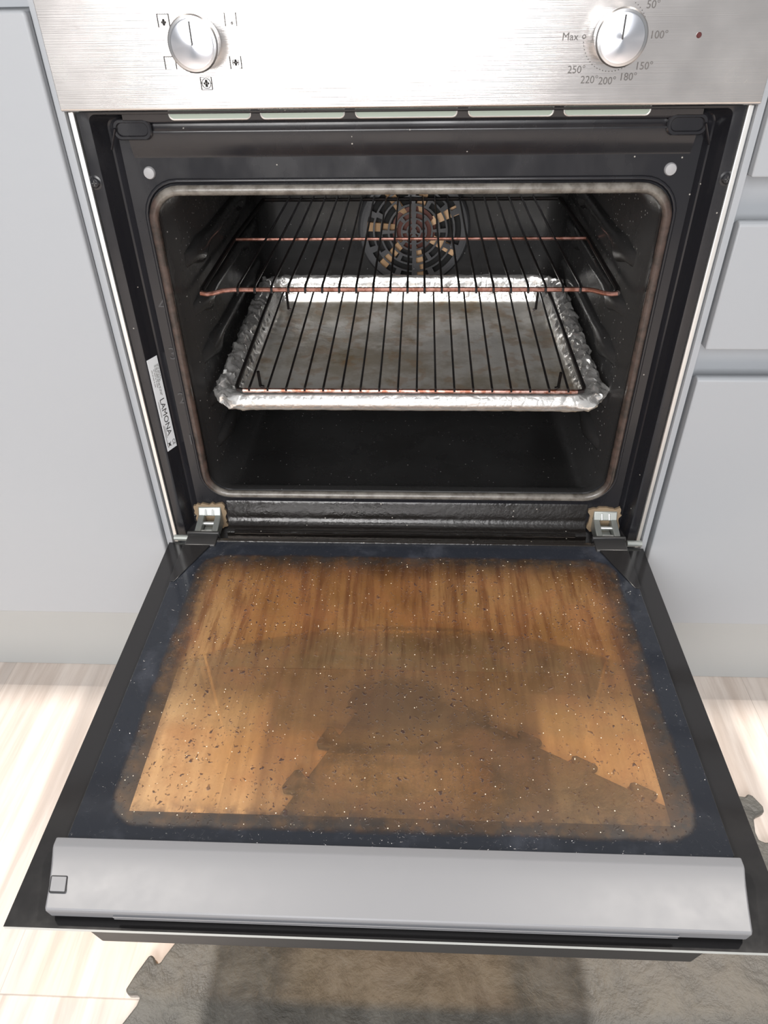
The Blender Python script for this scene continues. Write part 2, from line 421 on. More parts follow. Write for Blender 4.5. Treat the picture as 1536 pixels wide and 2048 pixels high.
# ------------------------------------------------------------------ kitchen units either side
cb = empty('kitchen_cabinet', (-0.63, 0.25, -0.13), 'pale grey cabinet with one tall plain door left of the oven', 'cabinet')
MB().box(-0.95, -0.3065, -0.006, 0.50, -0.124, 0.585).build('carcass', M['cabinet'], cb)
prof = rr2(-0.95, -0.3062, -0.134, 0.5546, 0.004, 4)
MB().rings([[(x, -0.030, z) for x, z in prof], [(x, -0.008, z) for x, z in prof]], cap0=True, cap1=True).build('door', M['cabinet'], cb, bevel=0.0025, seg=3)
MB().extrude_x([(-0.006, 0.556), (-0.012, 0.556), (-0.012, 0.562), (-0.0065, 0.567), (-0.0065, 0.585), (-0.0055, 0.585)], -0.95, -0.3065).build('handle_rail', M['cabinet'], cb, bevel=0.0008)

du = empty('drawer_unit', (0.63, 0.25, -0.13), 'pale grey unit of handleless drawers right of the oven', 'drawer unit')
MB().box(0.3055, 0.95, 0.000, 0.50, -0.124, 0.585).build('carcass', M['cabinet'], du)


def drawer(z0, z1, x0=0.3075):
    pr = [(-0.030, z0), (-0.008, z0), (-0.008, z1 - 0.016), (-0.012, z1 - 0.006), (-0.022, z1), (-0.027, z1), (-0.030, z1 - 0.003)]
    return MB().extrude_x(pr, x0, 0.95).build('drawer', M['cabinet'], du, bevel=0.0015, seg=3)
drawer(0.4255, 0.585, 0.3062)
drawer(0.2625, 0.388, 0.3075)
drawer(-0.134, 0.2305, 0.3085)
for z0, z1 in ((0.388, 0.4255), (0.2305, 0.2625)):
    pr = [(0.0, z0 - 0.03), (-0.003, z0 - 0.03), (-0.003, z1 - 0.004), (-0.010, z1 - 0.001), (-0.010, z1 + 0.02), (0.0, z1 + 0.02)]
    MB().extrude_x(pr, 0.3060, 0.95).build('handle_rail', M['cabinet'], du)

oh = empty('oven_housing', (0, 0.25, -0.13), 'pale grey housing around the oven with a filler panel under the open door', 'cabinet')
MB().box(-0.2985, 0.2985, -0.028, -0.010, -0.134, -0.040).build('filler_panel', M['cabinet'], oh, bevel=0.0015)
MB().box(-0.3056, -0.2985, -0.0215, 0.50, -0.124, 0.585).build('side_panel', M['cabinet'], oh)
MB().box(0.2990, 0.3051, -0.0215, 0.50, -0.124, 0.585).build('side_panel', M['cabinet'], oh)
MB().box(-0.2985, 0.2985, -0.004, 0.50, -0.045, -0.030).build('oven_shelf', M['cabinet'], oh)

# ------------------------------------------------------------------ the oven
OV = empty('built_in_oven', (0, 0.2, -0.025), 'built-in black and steel electric oven with its greasy door hanging open', 'oven')
OX0, OX1, OZ0, OZ1 = -0.2400, 0.2450, 0.0600, 0.4085          # oven mouth
# front frame: enamel face around the mouth, slanted step and the side flanges
rs = [rry(OX0, OX1, OZ0, OZ1, 0.026, 0.006), rry(OX0, OX1, OZ0, OZ1, 0.026, 0.0015), rry(OX0 - .0015, OX1 + .0015, OZ0 - .0015, OZ1 + .0015, 0.0275, 0.0),
      rry(-0.2632, 0.2672, 0.004, 0.468, 0.010, 0.0), rry(-0.2665, 0.2702, 0.0028, 0.4695, 0.010, 0.0030), rry(-0.2712, 0.2745, 0.000, 0.4720, 0.009, 0.0050), rry(-0.2730, 0.2760, -0.001, 0.4728, 0.009, 0.0042),
      rry(-0.2815, 0.2830, -0.008, 0.4775, 0.006, -0.0135), rry(-0.2838, 0.2852, -0.009, 0.479, 0.005, -0.0142),
      rry(-0.2915, 0.2925, -0.0102, 0.4795, 0.002, -0.0142), rry(-0.2915, 0.2925, -0.0102, 0.4795, 0.002, -0.006)]
MB().rings(rs).build('front_frame', M['enamel'], OV)
for s, x in ((-1, -0.2950), (1, 0.2955)):
    MB().extrude_x([(-0.0175, -0.012), (-0.0175, 0.4805), (-0.004, 0.4805), (-0.004, -0.012)], x - 0.0026, x + 0.0026).build('side_trim', M['polished'], OV, bevel=0.0008)['label'] = 'bright polished strip'
# raised band under the control panel, with the duct slots above it
bp = [(0.002, 0.428), (0.0, 0.4395), (-0.0010, 0.4425), (-0.0020, 0.4440), (-0.0072, 0.4615), (-0.0070, 0.4630), (-0.0045, 0.4650), (-0.0040, 0.4682),
      (-0.0095, 0.4700), (-0.0105, 0.4720), (-0.0105, 0.4900), (0.002, 0.4900)]
MB().extrude_x(bp, -0.252, 0.2585).build('upper_band', M['enamel'], OV, ang=50)
for x0, x1 in ((-0.2091, -0.1363), (-0.127, -0.0531), (-0.0429, 0.0457), (0.0561, 0.1293), (0.1388, 0.2126)):
    b = MB()
    pr = [(x0, 0.4835)] + [(x0 + .004 - .004 * math.cos(a), 0.4766 - .004 * math.sin(a)) for a in [PI / 2 * k / 4 for k in range(5)]] + \
         [(x1 - .004 + .004 * math.sin(a), 0.4766 - .004 * math.cos(a)) for a in [PI / 2 * k / 4 for k in range(5)]] + [(x1, 0.4835)]
    b.rings([[(x, -0.0103, z) for x, z in pr], [(x, -0.0112, z) for x, z in pr]], cap0=True, cap1=True)
    sl = b.build('cooling_slot', M['vent'], OV); sl['label'] = 'pale green slot'
    MB().tube([(x, -0.0113, z) for x, z in pr], 0.0007, 6, up=(0, 1, 0)).build('slot_edge', M['polished'], sl)
# raised pads and bracket edges in the top corners
for s, cx in ((-1, -0.2455), (1, 0.2475)):
    MB().rings([rry(cx - .0175, cx + .0175, 0.4560, 0.4735, 0.006, -0.002), rry(cx - .0175, cx + .0175, 0.4560, 0.4735, 0.006, -0.0092), rry(cx - .0165, cx + .0165, 0.4570, 0.4725, 0.006, -0.0105),
                rry(cx - .0145, cx + .0145, 0.459, 0.4705, 0.005, -0.0105), rry(cx - .0138, cx + .0138, 0.4597, 0.4698, 0.005, -0.0090)], cap1=True).build('corner_pad', M['enamel'], OV)
    MB().tube([(cx + s * .0145, -0.0125, 0.4660), (cx + s * .0245, -0.0050, 0.4480)], 0.0011, 8).build('bracket_edge', M['enamel'], OV)
# rubber buffers, fixing screws
for x in (-0.2405, 0.2437):
    MB().lathe_y([(0.0056, 0.001), (0.0056, -0.0015), (0.0048, -0.0030), (0.002, -0.0036)], x, 0.4268, 28).build('buffer', M['bumper'], OV)['label'] = 'grey rubber buffer'
for x in (-0.2885, 0.2915):
    sc = MB().lathe_y([(0.0064, -0.0135), (0.0064, -0.0146), (0.0046, -0.0150), (0.0046, -0.0160), (0.0036, -0.0170), (0.0020, -0.0172)], x - 0.0005, 0.4215, 24).build('screw', M['enamel'], OV)
    MB().box(x - .0030, x + .0020, -0.0174, -0.0168, 0.4211, 0.4219).box(x - .0009, x - .0001, -0.0174, -0.0168, 0.4190, 0.4240).build('screw_slot', M['darkzinc'], sc)
# lower lip under the mouth and its greasy ledge
lp = [(0.001, 0.0440), (-0.0015, 0.0400), (-0.003, 0.020), (-0.006, 0.0125), (-0.0120, 0.0100), (-0.0185, 0.0085), (-0.0205, 0.0060), (-0.0205, -0.004), (0.001, -0.006)]
MB().extrude_x(lp, -0.2250, 0.2290).build('lower_lip', M['greasy'], OV, ang=60)
MB().tube([(-0.215 + 0.43 * k / 40, -0.0195 + 0.0006 * random.uniform(-1, 1), 0.0078) for k in range(41)], 0.0026, 8).build('ledge_bead', M['greasy'], OV)
# seal
path = rry(OX0 - .0035, OX1 + .0035, OZ0 - .0035, OZ1 + .0035, 0.029, -0.0045, 8)
pts = []
for i in range(len(path)):
    a, b = Vector(path[i]), Vector(path[(i + 1) % len(path)]); k = max(1, int((b - a).length / 0.012))
    pts += [a.lerp(b, j / k) for j in range(k)]
MB().tube(pts, 0.0047, 10, closed=True, up=(0, 1, 0)).build('door_seal', M['seal'], OV, ang=80)['label'] = 'sooty tan and brown seal round the mouth'
MB().tube([(x * 1.0, -0.0005, z) for x, y, z in [(p[0], p[1], p[2]) for p in rry(OX0 - .011, OX1 + .011, OZ0 - .011, OZ1 + .011, 0.035, 0, 8)]], 0.0022, 8, closed=True, up=(0, 1, 0)).build('seal_lip', M['enamel'], OV, ang=80)
# cavity liner
CX0, CX1, CZ0, CZ1, CY = -0.2330, 0.2380, 0.0520, 0.4150, 0.4450
rs = [rry(OX0, OX1, OZ0, OZ1, 0.026, 0.001), rry(OX0 + .0005, OX1 - .0005, OZ0 + .0005, OZ1 - .0005, 0.026, 0.010), rry(CX0, CX1, CZ0, CZ1, 0.03, 0.022), rry(CX0, CX1, CZ0, CZ1, 0.03, CY - 0.034)]
for k in range(1, 7):
    a = PI / 2 * k / 6; q = 0.034 * (1 - math.cos(a)); rs.append(rry(CX0 + q, CX1 - q, CZ0 + q, CZ1 - q, 0.03, CY - 0.034 + 0.034 * math.sin(a)))
MB().rings(rs, cap1=True).build('cavity', M['cavity'], OV, ang=50)


# pressed shelf rails on the side walls
def rail(side, z):
    xw = CX0 if side < 0 else CX1
    rs = []
    n = 34
    for i in range(n + 1):
        y = 0.030 + (0.395 - 0.030) * i / n
        e = min(1, min(i, n - i) / 3.0); e = math.sin(e * PI / 2)
        bulge = 0.0
        for yc in (0.085, 0.305):
            bulge = max(bulge, math.exp(-((y - yc) / 0.020) ** 2))
        h = 0.0085 + 0.0065 * bulge; pr = (0.0095 + 0.002 * bulge) * e + 0.0004
        ring = []
        for k in range(9):
            a = PI * k / 8
            ring.append((xw - side * pr * math.sin(a) ** 0.7 + side * 0.0015, y, z - h * 0.25 * bulge + h * math.cos(a)))
        rs.append(ring)
    b = MB().rings(rs, closed=True, cap0=True, cap1=True)
    return b.build('shelf_rail', M['cavity'], OV, ang=60)
for z in (0.1075, 0.1650, 0.2210, 0.2785, 0.3330):
    for s in (-1, 1): rail(s, z)
# shelf numerals pressed in the frame
for s, z in (('1', 0.132), ('2', 0.1875), ('3', 0.2425), ('4', 0.2975)):
    text_mb(s, 0.020, lambda u, v, z=z: (-0.2545 + u, -0.0006, z + v)).build('shelf_number', simple('numeral_enamel', (0.05, 0.05, 0.053), 0.35) if s == '1' else bpy.data.materials['numeral_enamel'], OV)
# fan behind its cover
FX, FZ, FR_, FY = 0.0085, 0.2515, 0.0870, CY - 0.016
fh = MB().lathe_y([(0.020, CY - .001), (0.020, CY - .006), (0.034, CY - .0065), (0.034, CY - .008), (0.008, CY - .010)], FX, FZ, 32).build('fan', M['fanhub'], OV)
for k in range(7):
    a = 2 * PI * k / 7 + 0.40; ca, sa = math.cos(a), math.sin(a)
    b = MB()
    def P(r, w, y): return (FX + r * ca - w * sa, y, FZ + r * sa + w * ca)
    b.add([P(.026, -.006, CY - .004), P(.076, -.007, CY - .004), P(.076, .007, CY - .004), P(.026, .006, CY - .004),
           P(.026, -.006, CY - .0095), P(.076, -.007, CY - .0095), P(.076, .007, CY - .0075), P(.026, .006, CY - .0075)],
          [(3, 2, 1, 0), (4, 5, 6, 7), (0, 1, 5, 4), (1, 2, 6, 5), (2, 3, 7, 6), (3, 0, 4, 7)])
    b.build('fan_blade', M['fan'], fh, smooth=False)
MB().lathe_y([(0.081, CY - .0004), (0.081, CY - .0020), (0.0005, CY - .0020)], FX, FZ, 48, cap=False).build('fan_recess_shade', M['dark'], OV)  # flat black disc, paints the recess shade behind the cover slots
# cover: polar grid of ribs, webs and staggered slots
NA = 144
bands = [(0.000, 0.0045, 'solid'), (0.0045, 0.0095, 'c0'), (0.0095, 0.0118, 'solid'), (0.0118, 0.0180, 'c1'), (0.0180, 0.0203, 'solid'), (0.0203, 0.0270, 'c2'), (0.0270, 0.0296, 'solid'), (0.0296, 0.0378, 'c3'),
         (0.0378, 0.0408, 'solid'), (0.0408, 0.0495, 'c4'), (0.0495, 0.0523, 'solid'), (0.0523, 0.0610, 'c5'), (0.0610, 0.0638, 'solid'), (0.0638, 0.0730, 'c6'), (0.0730, 0.0790, 'solid')]
webs = {'c0': (3, 0.0, 12), 'c1': (4, 0.0, 8), 'c2': (4, 0.78, 6), 'c3': (4, 0.0, 5), 'c4': (6, 0.52, 3.6), 'c5': (6, 0.1, 3.6), 'c6': (8, 0.39, 3.6)}
def solid(bi, ai):
    kind = bands[bi][2]
    if kind == 'solid': return True
    n, ph, wd = webs[kind]; a = ai * 360.0 / NA
    q = (a - 90 - math.degrees(ph)) % (360.0 / n); q = min(q, 360.0 / n - q)
    v = abs((a - 90 + 180) % 360 - 180); v2 = abs((a + 90 + 180) % 360 - 180)
    r = (bands[bi][0] + bands[bi][1]) / 2
    return q < wd or min(v, v2) * PI / 180 * r < 0.0035
yf = lambda r: FY - 0.006 + 0.004 * (r / 0.079) ** 2
b = MB(); keep = [[solid(i, j) for j in range(NA)] for i in range(len(bands))]
def pp(r, j, y): a = 2 * PI * j / NA; return (FX + r * math.cos(a), y, FZ + r * math.sin(a))
for i, (r0, r1, kd) in enumerate(bands):
    for j in range(NA):
        if not keep[i][j]: continue
        A, B, C_, D = pp(max(r0, 1e-5), j, yf(r0)), pp(r1, j, yf(r1)), pp(r1, j + 1, yf(r1)), pp(max(r0, 1e-5), j + 1, yf(r0))
        q = [(x, y + 0.0022, z) for x, y, z in (A, B, C_, D)]
        b.add([A, B, C_, D], [(0, 1, 2, 3)]); b.add(q, [(3, 2, 1, 0)])
        if i == len(bands) - 1 or not keep[i + 1][j]: b.add([B, C_, q[2], q[1]], [(0, 1, 2, 3)])
        if i and not keep[i - 1][j]: b.add([A, D, q[3], q[0]], [(0, 1, 2, 3)])
        if not keep[i][(j + 1) % NA]: b.add([D, C_, q[2], q[3]], [(0, 1, 2, 3)])
        if not keep[i][j - 1]: b.add([A, B, q[1], q[0]], [(0, 1, 2, 3)])
b.rings([[pp(0.0790, j, FY - 0.002) for j in range(NA)], [pp(0.0835, j, FY - 0.001) for j in range(NA)], [pp(FR_, j, FY + 0.004) for j in range(NA)], [pp(FR_ + .001, j, CY - .0005) for j in range(NA)]])
b.build('fan_cover', M['fancover'], OV, ang=40)['label'] = 'round slotted fan cover on the back wall'
# hinges
for s, cx in ((-1, -0.2475), (1, 0.2520)):
    hg = MB()
    for x0, x1 in ((cx - .0145, cx - .0070), (cx + .0070, cx + .0145)):
        hg.rings([[(x, -0.036, 0.006), (x, 0.001, 0.006), (x, 0.001, 0.026), (x, -0.0085, 0.0250), (x, -0.036, 0.0185)] for x in (x0, x1)], cap0=True, cap1=True)
    hg.add([(cx - .0145, -0.0090, 0.0240), (cx - .0145, 0.001, 0.0200), (cx - .0145, 0.001, 0.0345), (cx - .0145, -0.004, 0.0345),
            (cx + .0145, -0.0090, 0.0240), (cx + .0145, 0.001, 0.0200), (cx + .0145, 0.001, 0.0345), (cx + .0145, -0.004, 0.0345)],
           [(0, 1, 2, 3), (7, 6, 5, 4), (0, 3, 7, 4), (3, 2, 6, 7), (2, 1, 5, 6), (1, 0, 4, 5)])
    h = hg.build('hinge', M['zinc'], OV, bevel=0.0012)
    h['label'] = 'zinc hinge arm'
    MB().box(cx - .0065, cx + .0065, -0.044, -0.002, 0.0030, 0.0120).build('hinge_arm', M['zinc'], h, bevel=0.001)
    MB().tube([(cx - .009, -0.030, 0.0145), (cx + .009, -0.030, 0.0145)], 0.0032, 12).build('hinge_pin', M['polished'], h)
    MB().tube([(cx - .009, -0.015, 0.0170), (cx + .009, -0.015, 0.0170)], 0.0026, 12).build('hinge_pin', M['polished'], h)
    for q in (-.0045, .0045): MB().tube([(cx + q, -0.0095, 0.0255), (cx + q, -0.0050, 0.0315)], 0.0013, 8).build('hinge_rivet', M['polished'], h)
    r = MB(); ring = []
    for k in range(40):
        a = 2 * PI * k / 40; q = 1.0 + random.uniform(-.10, .12)
        ring.append((cx + 0.0195 * q * max(-1, min(1, 1.35 * math.cos(a))), -0.0032, 0.0200 + 0.0185 * q * max(-1, min(1, 1.35 * math.sin(a)))))
    r.rings([ring, [(x, 0.0005, z) for x, y, z in ring]], cap0=True, cap1=True).build('hinge_residue', M['rusty'], h)
    MB().tube([(cx + s * .026, -0.028, 0.0035), (cx + s * .044, -0.028, 0.0035)], 0.004, 12).build('hinge_stub', M['zinc'], h)
# rating plate on the slanted step
def lab(u, w, o=0.0):      # u along the height (down), w across the slope, o above it
    x0, y0, x1, y1 = -0.2815, -0.0135, -0.2730, 0.0042
    w = w * 0.88; d = Vector((x1 - x0, y1 - y0, 0)).normalized(); nn = Vector((d.y, -d.x, 0))
    pnt = Vector((x0, y0, 0)) + d * w + nn * (0.0004 + o); return (pnt.x, pnt.y, 0.2400 - u)
lb = MB().add([lab(0, 0.0015), lab(0, 0.0195), lab(0.1170, 0.0195), lab(0.1170, 0.0015), lab(0, 0.0015, -.0003), lab(0, 0.0195, -.0003), lab(0.1170, 0.0195, -.0003), lab(0.1170, 0.0015, -.0003)],
              [(0, 1, 2, 3), (7, 6, 5, 4), (0, 4, 5, 1), (1, 5, 6, 2), (2, 6, 7, 3), (3, 7, 4, 0)]).build('rating_label', M['paper'], OV, smooth=False)
lb['label'] = 'white printed rating label'
text_mb('LAMONA', 0.0115, lambda u, v: lab(0.0740 + u, 0.0110 + v, .0002)).build('brand_lettering', M['ink'], lb)
text_mb('CE', 0.0065, lambda u, v: lab(0.1095 + u, 0.0155 + v, .0002)).build('approval_mark', M['ink'], lb)
b = MB()
for x0, x1, ca in ((0.1065, 0.1125, 0.0075),):
    for a0, a1 in (((x0, ca - .003), (x1, ca + .003)), ((x0, ca + .003), (x1, ca - .003))):
        b.add([lab(a0[0], a0[1] - .0005, .0002), lab(a0[0], a0[1] + .0005, .0002), lab(a1[0], a1[1] + .0005, .0002), lab(a1[0], a1[1] - .0005, .0002)], [(0, 1, 2, 3)])
    b.add([lab(x0 + .001, ca - .0015, .0002), lab(x0 + .001, ca + .0015, .0002), lab(x1 - .001, ca + .0015, .0002), lab(x1 - .001, ca - .0015, .0002)], [(0, 1, 2, 3)])
b.build('recycling_mark', M['ink'], lb, smooth=False)
b = MB()
for i, w in enumerate((0.0180, 0.0160, 0.0140, 0.0120, 0.0095, 0.0060)):
    uu = 0.009 + (0.004 if i > 3 else 0)
    end = (0.026, 0.028, 0.046, 0.043, 0.036, 0.032)[i]
    while uu < end:
        l = random.uniform(0.002, 0.006); b.add([lab(uu, w, .0002), lab(uu + l, w, .0002), lab(uu + l, w - .0007, .0002), lab(uu, w - .0007, .0002)], [(0, 1, 2, 3)]); uu += l + 0.0009
for u0, u1, w in ((0.052, 0.072, 0.0050), (0.082, 0.112, 0.0040), (0.084, 0.100, 0.0060)):
    b.add([lab(u0, w, .0002), lab(u1, w, .0002), lab(u1, w - .0006, .0002), lab(u0, w - .0006, .0002)], [(0, 1, 2, 3)])
b.build('small_print', M['fadedink'], lb, smooth=False)

# ---- control panel
YP = -0.030
cp = MB().extrude_x([(YP, 0.4835), (YP + .0015, 0.4820), (0.0, 0.4820), (0.0, 0.5940), (YP, 0.5940)], -0.2975, 0.2975).build('control_panel', M['steel'], OV, bevel=0.0006)
cp['label'] = 'brushed steel control panel'
def pan(x, z): return lambda u, v: (x + u, YP - 0.0003, z + v)
KZ = 0.5317; KL, KR = -0.1668, 0.1682
for s, x, z in (('Max', 0.1330, 0.5312), ('100°', 0.2030, 0.5316), ('50°', 0.1945, 0.5515), ('150°', 0.1955, 0.5105), ('180°', 0.1840, 0.5030), ('200°', 0.1675, 0.5003), ('220°', 0.1528, 0.5012), ('250°', 0.1412, 0.5085)):
    text_mb(s, 0.0077, pan(x, z)).build('temperature_mark', M['fadedink'], cp)
b = MB()
for k in range(40):
    a = math.radians(60 - k * 6.05)
    if k > 39: break
    big = k in (0, 12, 20)
    r0 = 0.0245; dot = 0.00035
    cx, cz = KR + r0 * math.cos(a), KZ + r0 * math.sin(a)
    b.add([(cx - dot, YP - .0003, cz - dot), (cx + dot, YP - .0003, cz - dot), (cx + dot, YP - .0003, cz + dot), (cx - dot, YP - .0003, cz + dot)], [(0, 1, 2, 3)])
b.build('dial_dots', M['fadedink'], cp, smooth=False)
b = MB(); b.rings([[(0.1440 + r * math.cos(2 * PI * k / 16), YP - .0003, 0.5312 + r * math.sin(2 * PI * k / 16)) for k in range(16)] for r in (0.0009, 0.0016)])
b.build('dial_ring', M['fadedink'], cp, smooth=False)
MB().lathe_y([(0.0021, YP + .001), (0.0021, YP - .0004), (0.0015, YP - .0012)], 0.2345, 0.5312, 20).build('indicator_lamp', M['led'], cp)['label'] = 'dark indicator lamp'


def quad(b, x0, z0, x1, z1, w=0.0005):
    w = w * 1.5
    d = Vector((x1 - x0, z1 - z0)); L = d.length; n = Vector((-d.y, d.x)) / L * w / 2
    b.add([(x0 + n.x, YP - .0003, z0 + n.y), (x0 - n.x, YP - .0003, z0 - n.y), (x1 - n.x, YP - .0003, z1 - n.y), (x1 + n.x, YP - .0003, z1 + n.y)], [(0, 1, 2, 3)])
def arc(b, cx, cz, r, a0=0, a1=360, w=0.0004):
    n = max(6, int((a1 - a0) / 20)); p = [(cx + r * math.cos(math.radians(a0 + (a1 - a0) * k / n)), cz + r * math.sin(math.radians(a0 + (a1 - a0) * k / n))) for k in range(n + 1)]
    for i in range(n): quad(b, *p[i], *p[i + 1], w)
def symbol(x, z, kind):
    b = MB(); h = 0.0046
    quad(b, x - h, z - h, x - h, z + h, .0006); quad(b, x + h, z - h, x + h, z + h, .0006)
    if kind in ('grillfan', 'grill'):
        for k in range(5):
            q = x - h + 2 * h * k / 5; quad(b, q, z + h - .0008, q + h / 5, z + h, .0003); quad(b, q + h / 5, z + h, q + 2 * h / 5, z + h - .0008, .0003)
    if kind in ('grillfan', 'fanring', 'defrost'):
        k = 0.9 if kind == 'fanring' else 0.75; zz = z - (.0012 if kind == 'grillfan' else 0)
        for a in (90, 270): arc(b, x, zz + .0016 * k * (1 if a == 90 else -1), .0009 * k, 0, 360, .0007)
        for a in (-1, 1): arc(b, x + a * .0018 * k, zz, .0006 * k, 0, 360, .0006)
        quad(b, x, zz - .003 * k, x, zz + .003 * k, .0005)
    if kind == 'fanring': arc(b, x, z, .0037); quad(b, x - h, z - h, x + h, z - h, .0003); quad(b, x - h, z + h, x + h, z + h, .0003)
    if kind == 'defrost': arc(b, x, z, .0026, 130, 230, .0004); arc(b, x, z, .0026, -50, 50, .0004); arc(b, x + .0034, z - .0036, .0007, 180, 360, .0003)
    if kind == 'lamp': arc(b, x + .0008, z - .0025, .0007, 0, 360, .0006)
    return b.build('function_symbol', M['ink'] if kind != 'lamp' else M['fadedink'], cp, smooth=False)
for x, z, k in ((-0.1945, 0.5462, 'grillfan'), (-0.1398, 0.5463, 'lamp'), (-0.1945, 0.5172, 'grill'), (-0.1397, 0.5168, 'defrost'), (-0.1667, 0.5021, 'fanring')): symbol(x, z, k)
b = MB(); quad(b, -0.1680, 0.5595, -0.1680, 0.5680, .0006); quad(b, -0.1650, 0.5595, -0.1650, 0.5680, .0006); quad(b, -0.1680, 0.5680, -0.1650, 0.5680, .0005); b.build('function_symbol', M['fadedink'], cp, smooth=False)
# knobs
for x, lean, lbl in ((KL, 0.0006, 'round metal function knob on the left'), (KR, 0.0, 'round metal temperature knob on the right')):
    kz = KZ
    prof = [(0.0165, YP - .0002), (0.0172, YP - .002), (0.0180, YP - .0200), (0.0192, YP - .0215), (0.0200, YP - .0225), (0.0200, YP - .0245), (0.0188, YP - .0262), (0.0170, YP - .0266)]
    k = MB().lathe_y(prof, x, kz, 64, cap=False).build('control_knob', M['knobside'], OV, ang=30)
    k['label'] = lbl
    MB().lathe_y([(0.0172, YP - .0264), (0.0160, YP - .0269), (0.0002, YP - .0269)], x, kz, 64, cap=False).build('knob_face', M['knob'], k)
    MB().box(x - .0006, x + .0006, YP - .0274, YP - .0266, kz - .0008, kz + .0150).build('pointer', M['ink'], k)

# ---- door, let down to the horizontal
YB, YF = -0.0335, -0.4915
DR = empty('door', (0, YB, 0), None, None, OV)
DR['label'] = 'open drop-down door with brown burnt glass'
# outer pane: black print round a clear window
wx0, wx1, wy0, wy1 = -0.2330, 0.2330, -0.3955, -0.0920
b = MB(); xs = (-0.2975, wx0, wx1, 0.2975); ys = (YF, wy0, wy1, YB)
for zt in (0.0, -0.0040):
    for i in range(3):
        for j in range(3):
            mi = 1 if (i == 1 and j == 1) else 0
            b.add([(xs[i], ys[j], zt), (xs[i + 1], ys[j], zt), (xs[i + 1], ys[j + 1], zt), (xs[i], ys[j + 1], zt)], [(0, 1, 2, 3) if zt == 0 else (3, 2, 1, 0)], mi)
for (x0, y0, x1, y1, mi) in ((xs[0], YF, xs[3], YF, 2), (xs[3], YF, xs[3], YB, 2), (xs[3], YB, xs[0], YB, 0), (xs[0], YB, xs[0], YF, 2)):
    # one wall per grid step, so the pane stays closed
    n = xs if y0 == y1 else ys
    seq = [(q, y0) for q in n] if y0 == y1 else [(x0, q) for q in n]
    for a, c in zip(seq, seq[1:]): b.add([(a[0], a[1], -0.004), (c[0], c[1], -0.004), (c[0], c[1], 0.0), (a[0], a[1], 0.0)], [(0, 1, 2, 3)], mi)
b.build('outer_glass', [M['printglass'], M['clear'], M['glassedge']], DR, smooth=False)
# inner frame carrying the inner pane
ZI = 0.0180
FXo = 0.2685; fy0, fy1 = -0.4304, -0.0440
rs = [rrz(-FXo, FXo, fy0, fy1, 0.004, 0.0003), rrz(-FXo, FXo, fy0, fy1, 0.004, ZI - .0045), rrz(-FXo + .0012, FXo - .0012, fy0 + .0012, fy1 - .0012, 0.004, ZI - .0036),
      rrz(-0.246, 0.249, -0.424, -0.072, 0.004, ZI - .0036), rrz(-0.246, 0.249, -0.424, -0.072, 0.004, 0.0003)]
rs.append(rs[0])
MB().rings(rs).build('inner_frame', M['printglass'], DR)
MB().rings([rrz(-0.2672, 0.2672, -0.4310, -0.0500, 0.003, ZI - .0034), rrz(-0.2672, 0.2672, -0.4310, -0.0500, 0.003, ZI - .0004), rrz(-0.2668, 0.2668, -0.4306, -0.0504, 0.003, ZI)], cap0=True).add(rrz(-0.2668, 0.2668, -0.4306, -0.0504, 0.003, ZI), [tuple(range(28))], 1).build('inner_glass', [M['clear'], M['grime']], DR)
# rear cross bar and hinge covers
MB().extrude_x([(-0.0395, 0.0005), (-0.0395, 0.0100), (-0.0430, 0.0160), (-0.0470, 0.0190), (-0.0520, 0.0193), (-0.0525, 0.0181), (-0.0440, 0.0140), (-0.0440, 0.0005)], -0.2290, 0.2330).build('rear_bar', M['greasy'], DR)
for s in (-1, 1):
    cx = s * 0.2495 + 0.001
    b = MB()
    b.box(cx - .0190, cx + .0190, -0.0620, -0.0395, 0.0005, 0.0205)
    b.box(cx - .0205, cx + .0205, -0.0420, -0.0375, 0.0100, 0.0235)
    b.build('hinge_cover', M['darktrim'], DR, bevel=0.0018, seg=3)
    xe = s * 0.2685
    MB().add([(xe, -0.0620, 0.0183), (xe - s * .0330, -0.0620, 0.0183), (xe - s * .0060, -0.1250, 0.0183), (xe, -0.1250, 0.0183),
              (xe, -0.0620, 0.0205), (xe - s * .0330, -0.0620, 0.0205), (xe - s * .0060, -0.1250, 0.0188), (xe, -0.1250, 0.0188)],
             [(0, 1, 2, 3), (7, 6, 5, 4), (0, 4, 5, 1), (1, 5, 6, 2), (2, 6, 7, 3), (3, 7, 4, 0)]).build('hinge_cover_fin', M['printglass'], DR, bevel=0.0004)
# grey top trim, wedge-shaped, its ends drawn in towards the front
def trim_ring(x, xf):
    pr = [(-0.4305, 0.0006, 0), (-0.4305, 0.0185, 0), (-0.4312, 0.0195, 0), (-0.4385, 0.0222, .1), (-0.4405, 0.0225, .15), (-0.4540, 0.0222, .5), (-0.4700, 0.0212, .8), (-0.4848, 0.0188, 1), (-0.4865, 0.0170, 1), (-0.4862, 0.0150, 1), (-0.4845, 0.0040, 1), (-0.4800, 0.0006, 1)]
    return [(x + (xf - x) * q, y, z) for y, z, q in pr]
MB().rings([trim_ring(-0.2755, -0.2620), trim_ring(-0.2725, -0.2600), trim_ring(0.2690, 0.2580), trim_ring(0.2715, 0.2605)], closed=True, cap0=True, cap1=True).build('top_trim', M['trim'], DR, bevel=0.0012, ang=30)['label'] = 'charcoal grey plastic trim along the front edge'
rs = rr2(-0.2648, -0.2530, -0.4742, -0.4630, 0.0008, 3)
MB().rings([[(x - (y + .4630) * 0.25, y, 0.0210) for x, y in rs], [(x - (y + .4630) * 0.25, y, 0.0222) for x, y in rs]], cap0=True, cap1=True).build('trim_clip', M['trim'], DR, bevel=0.0004)
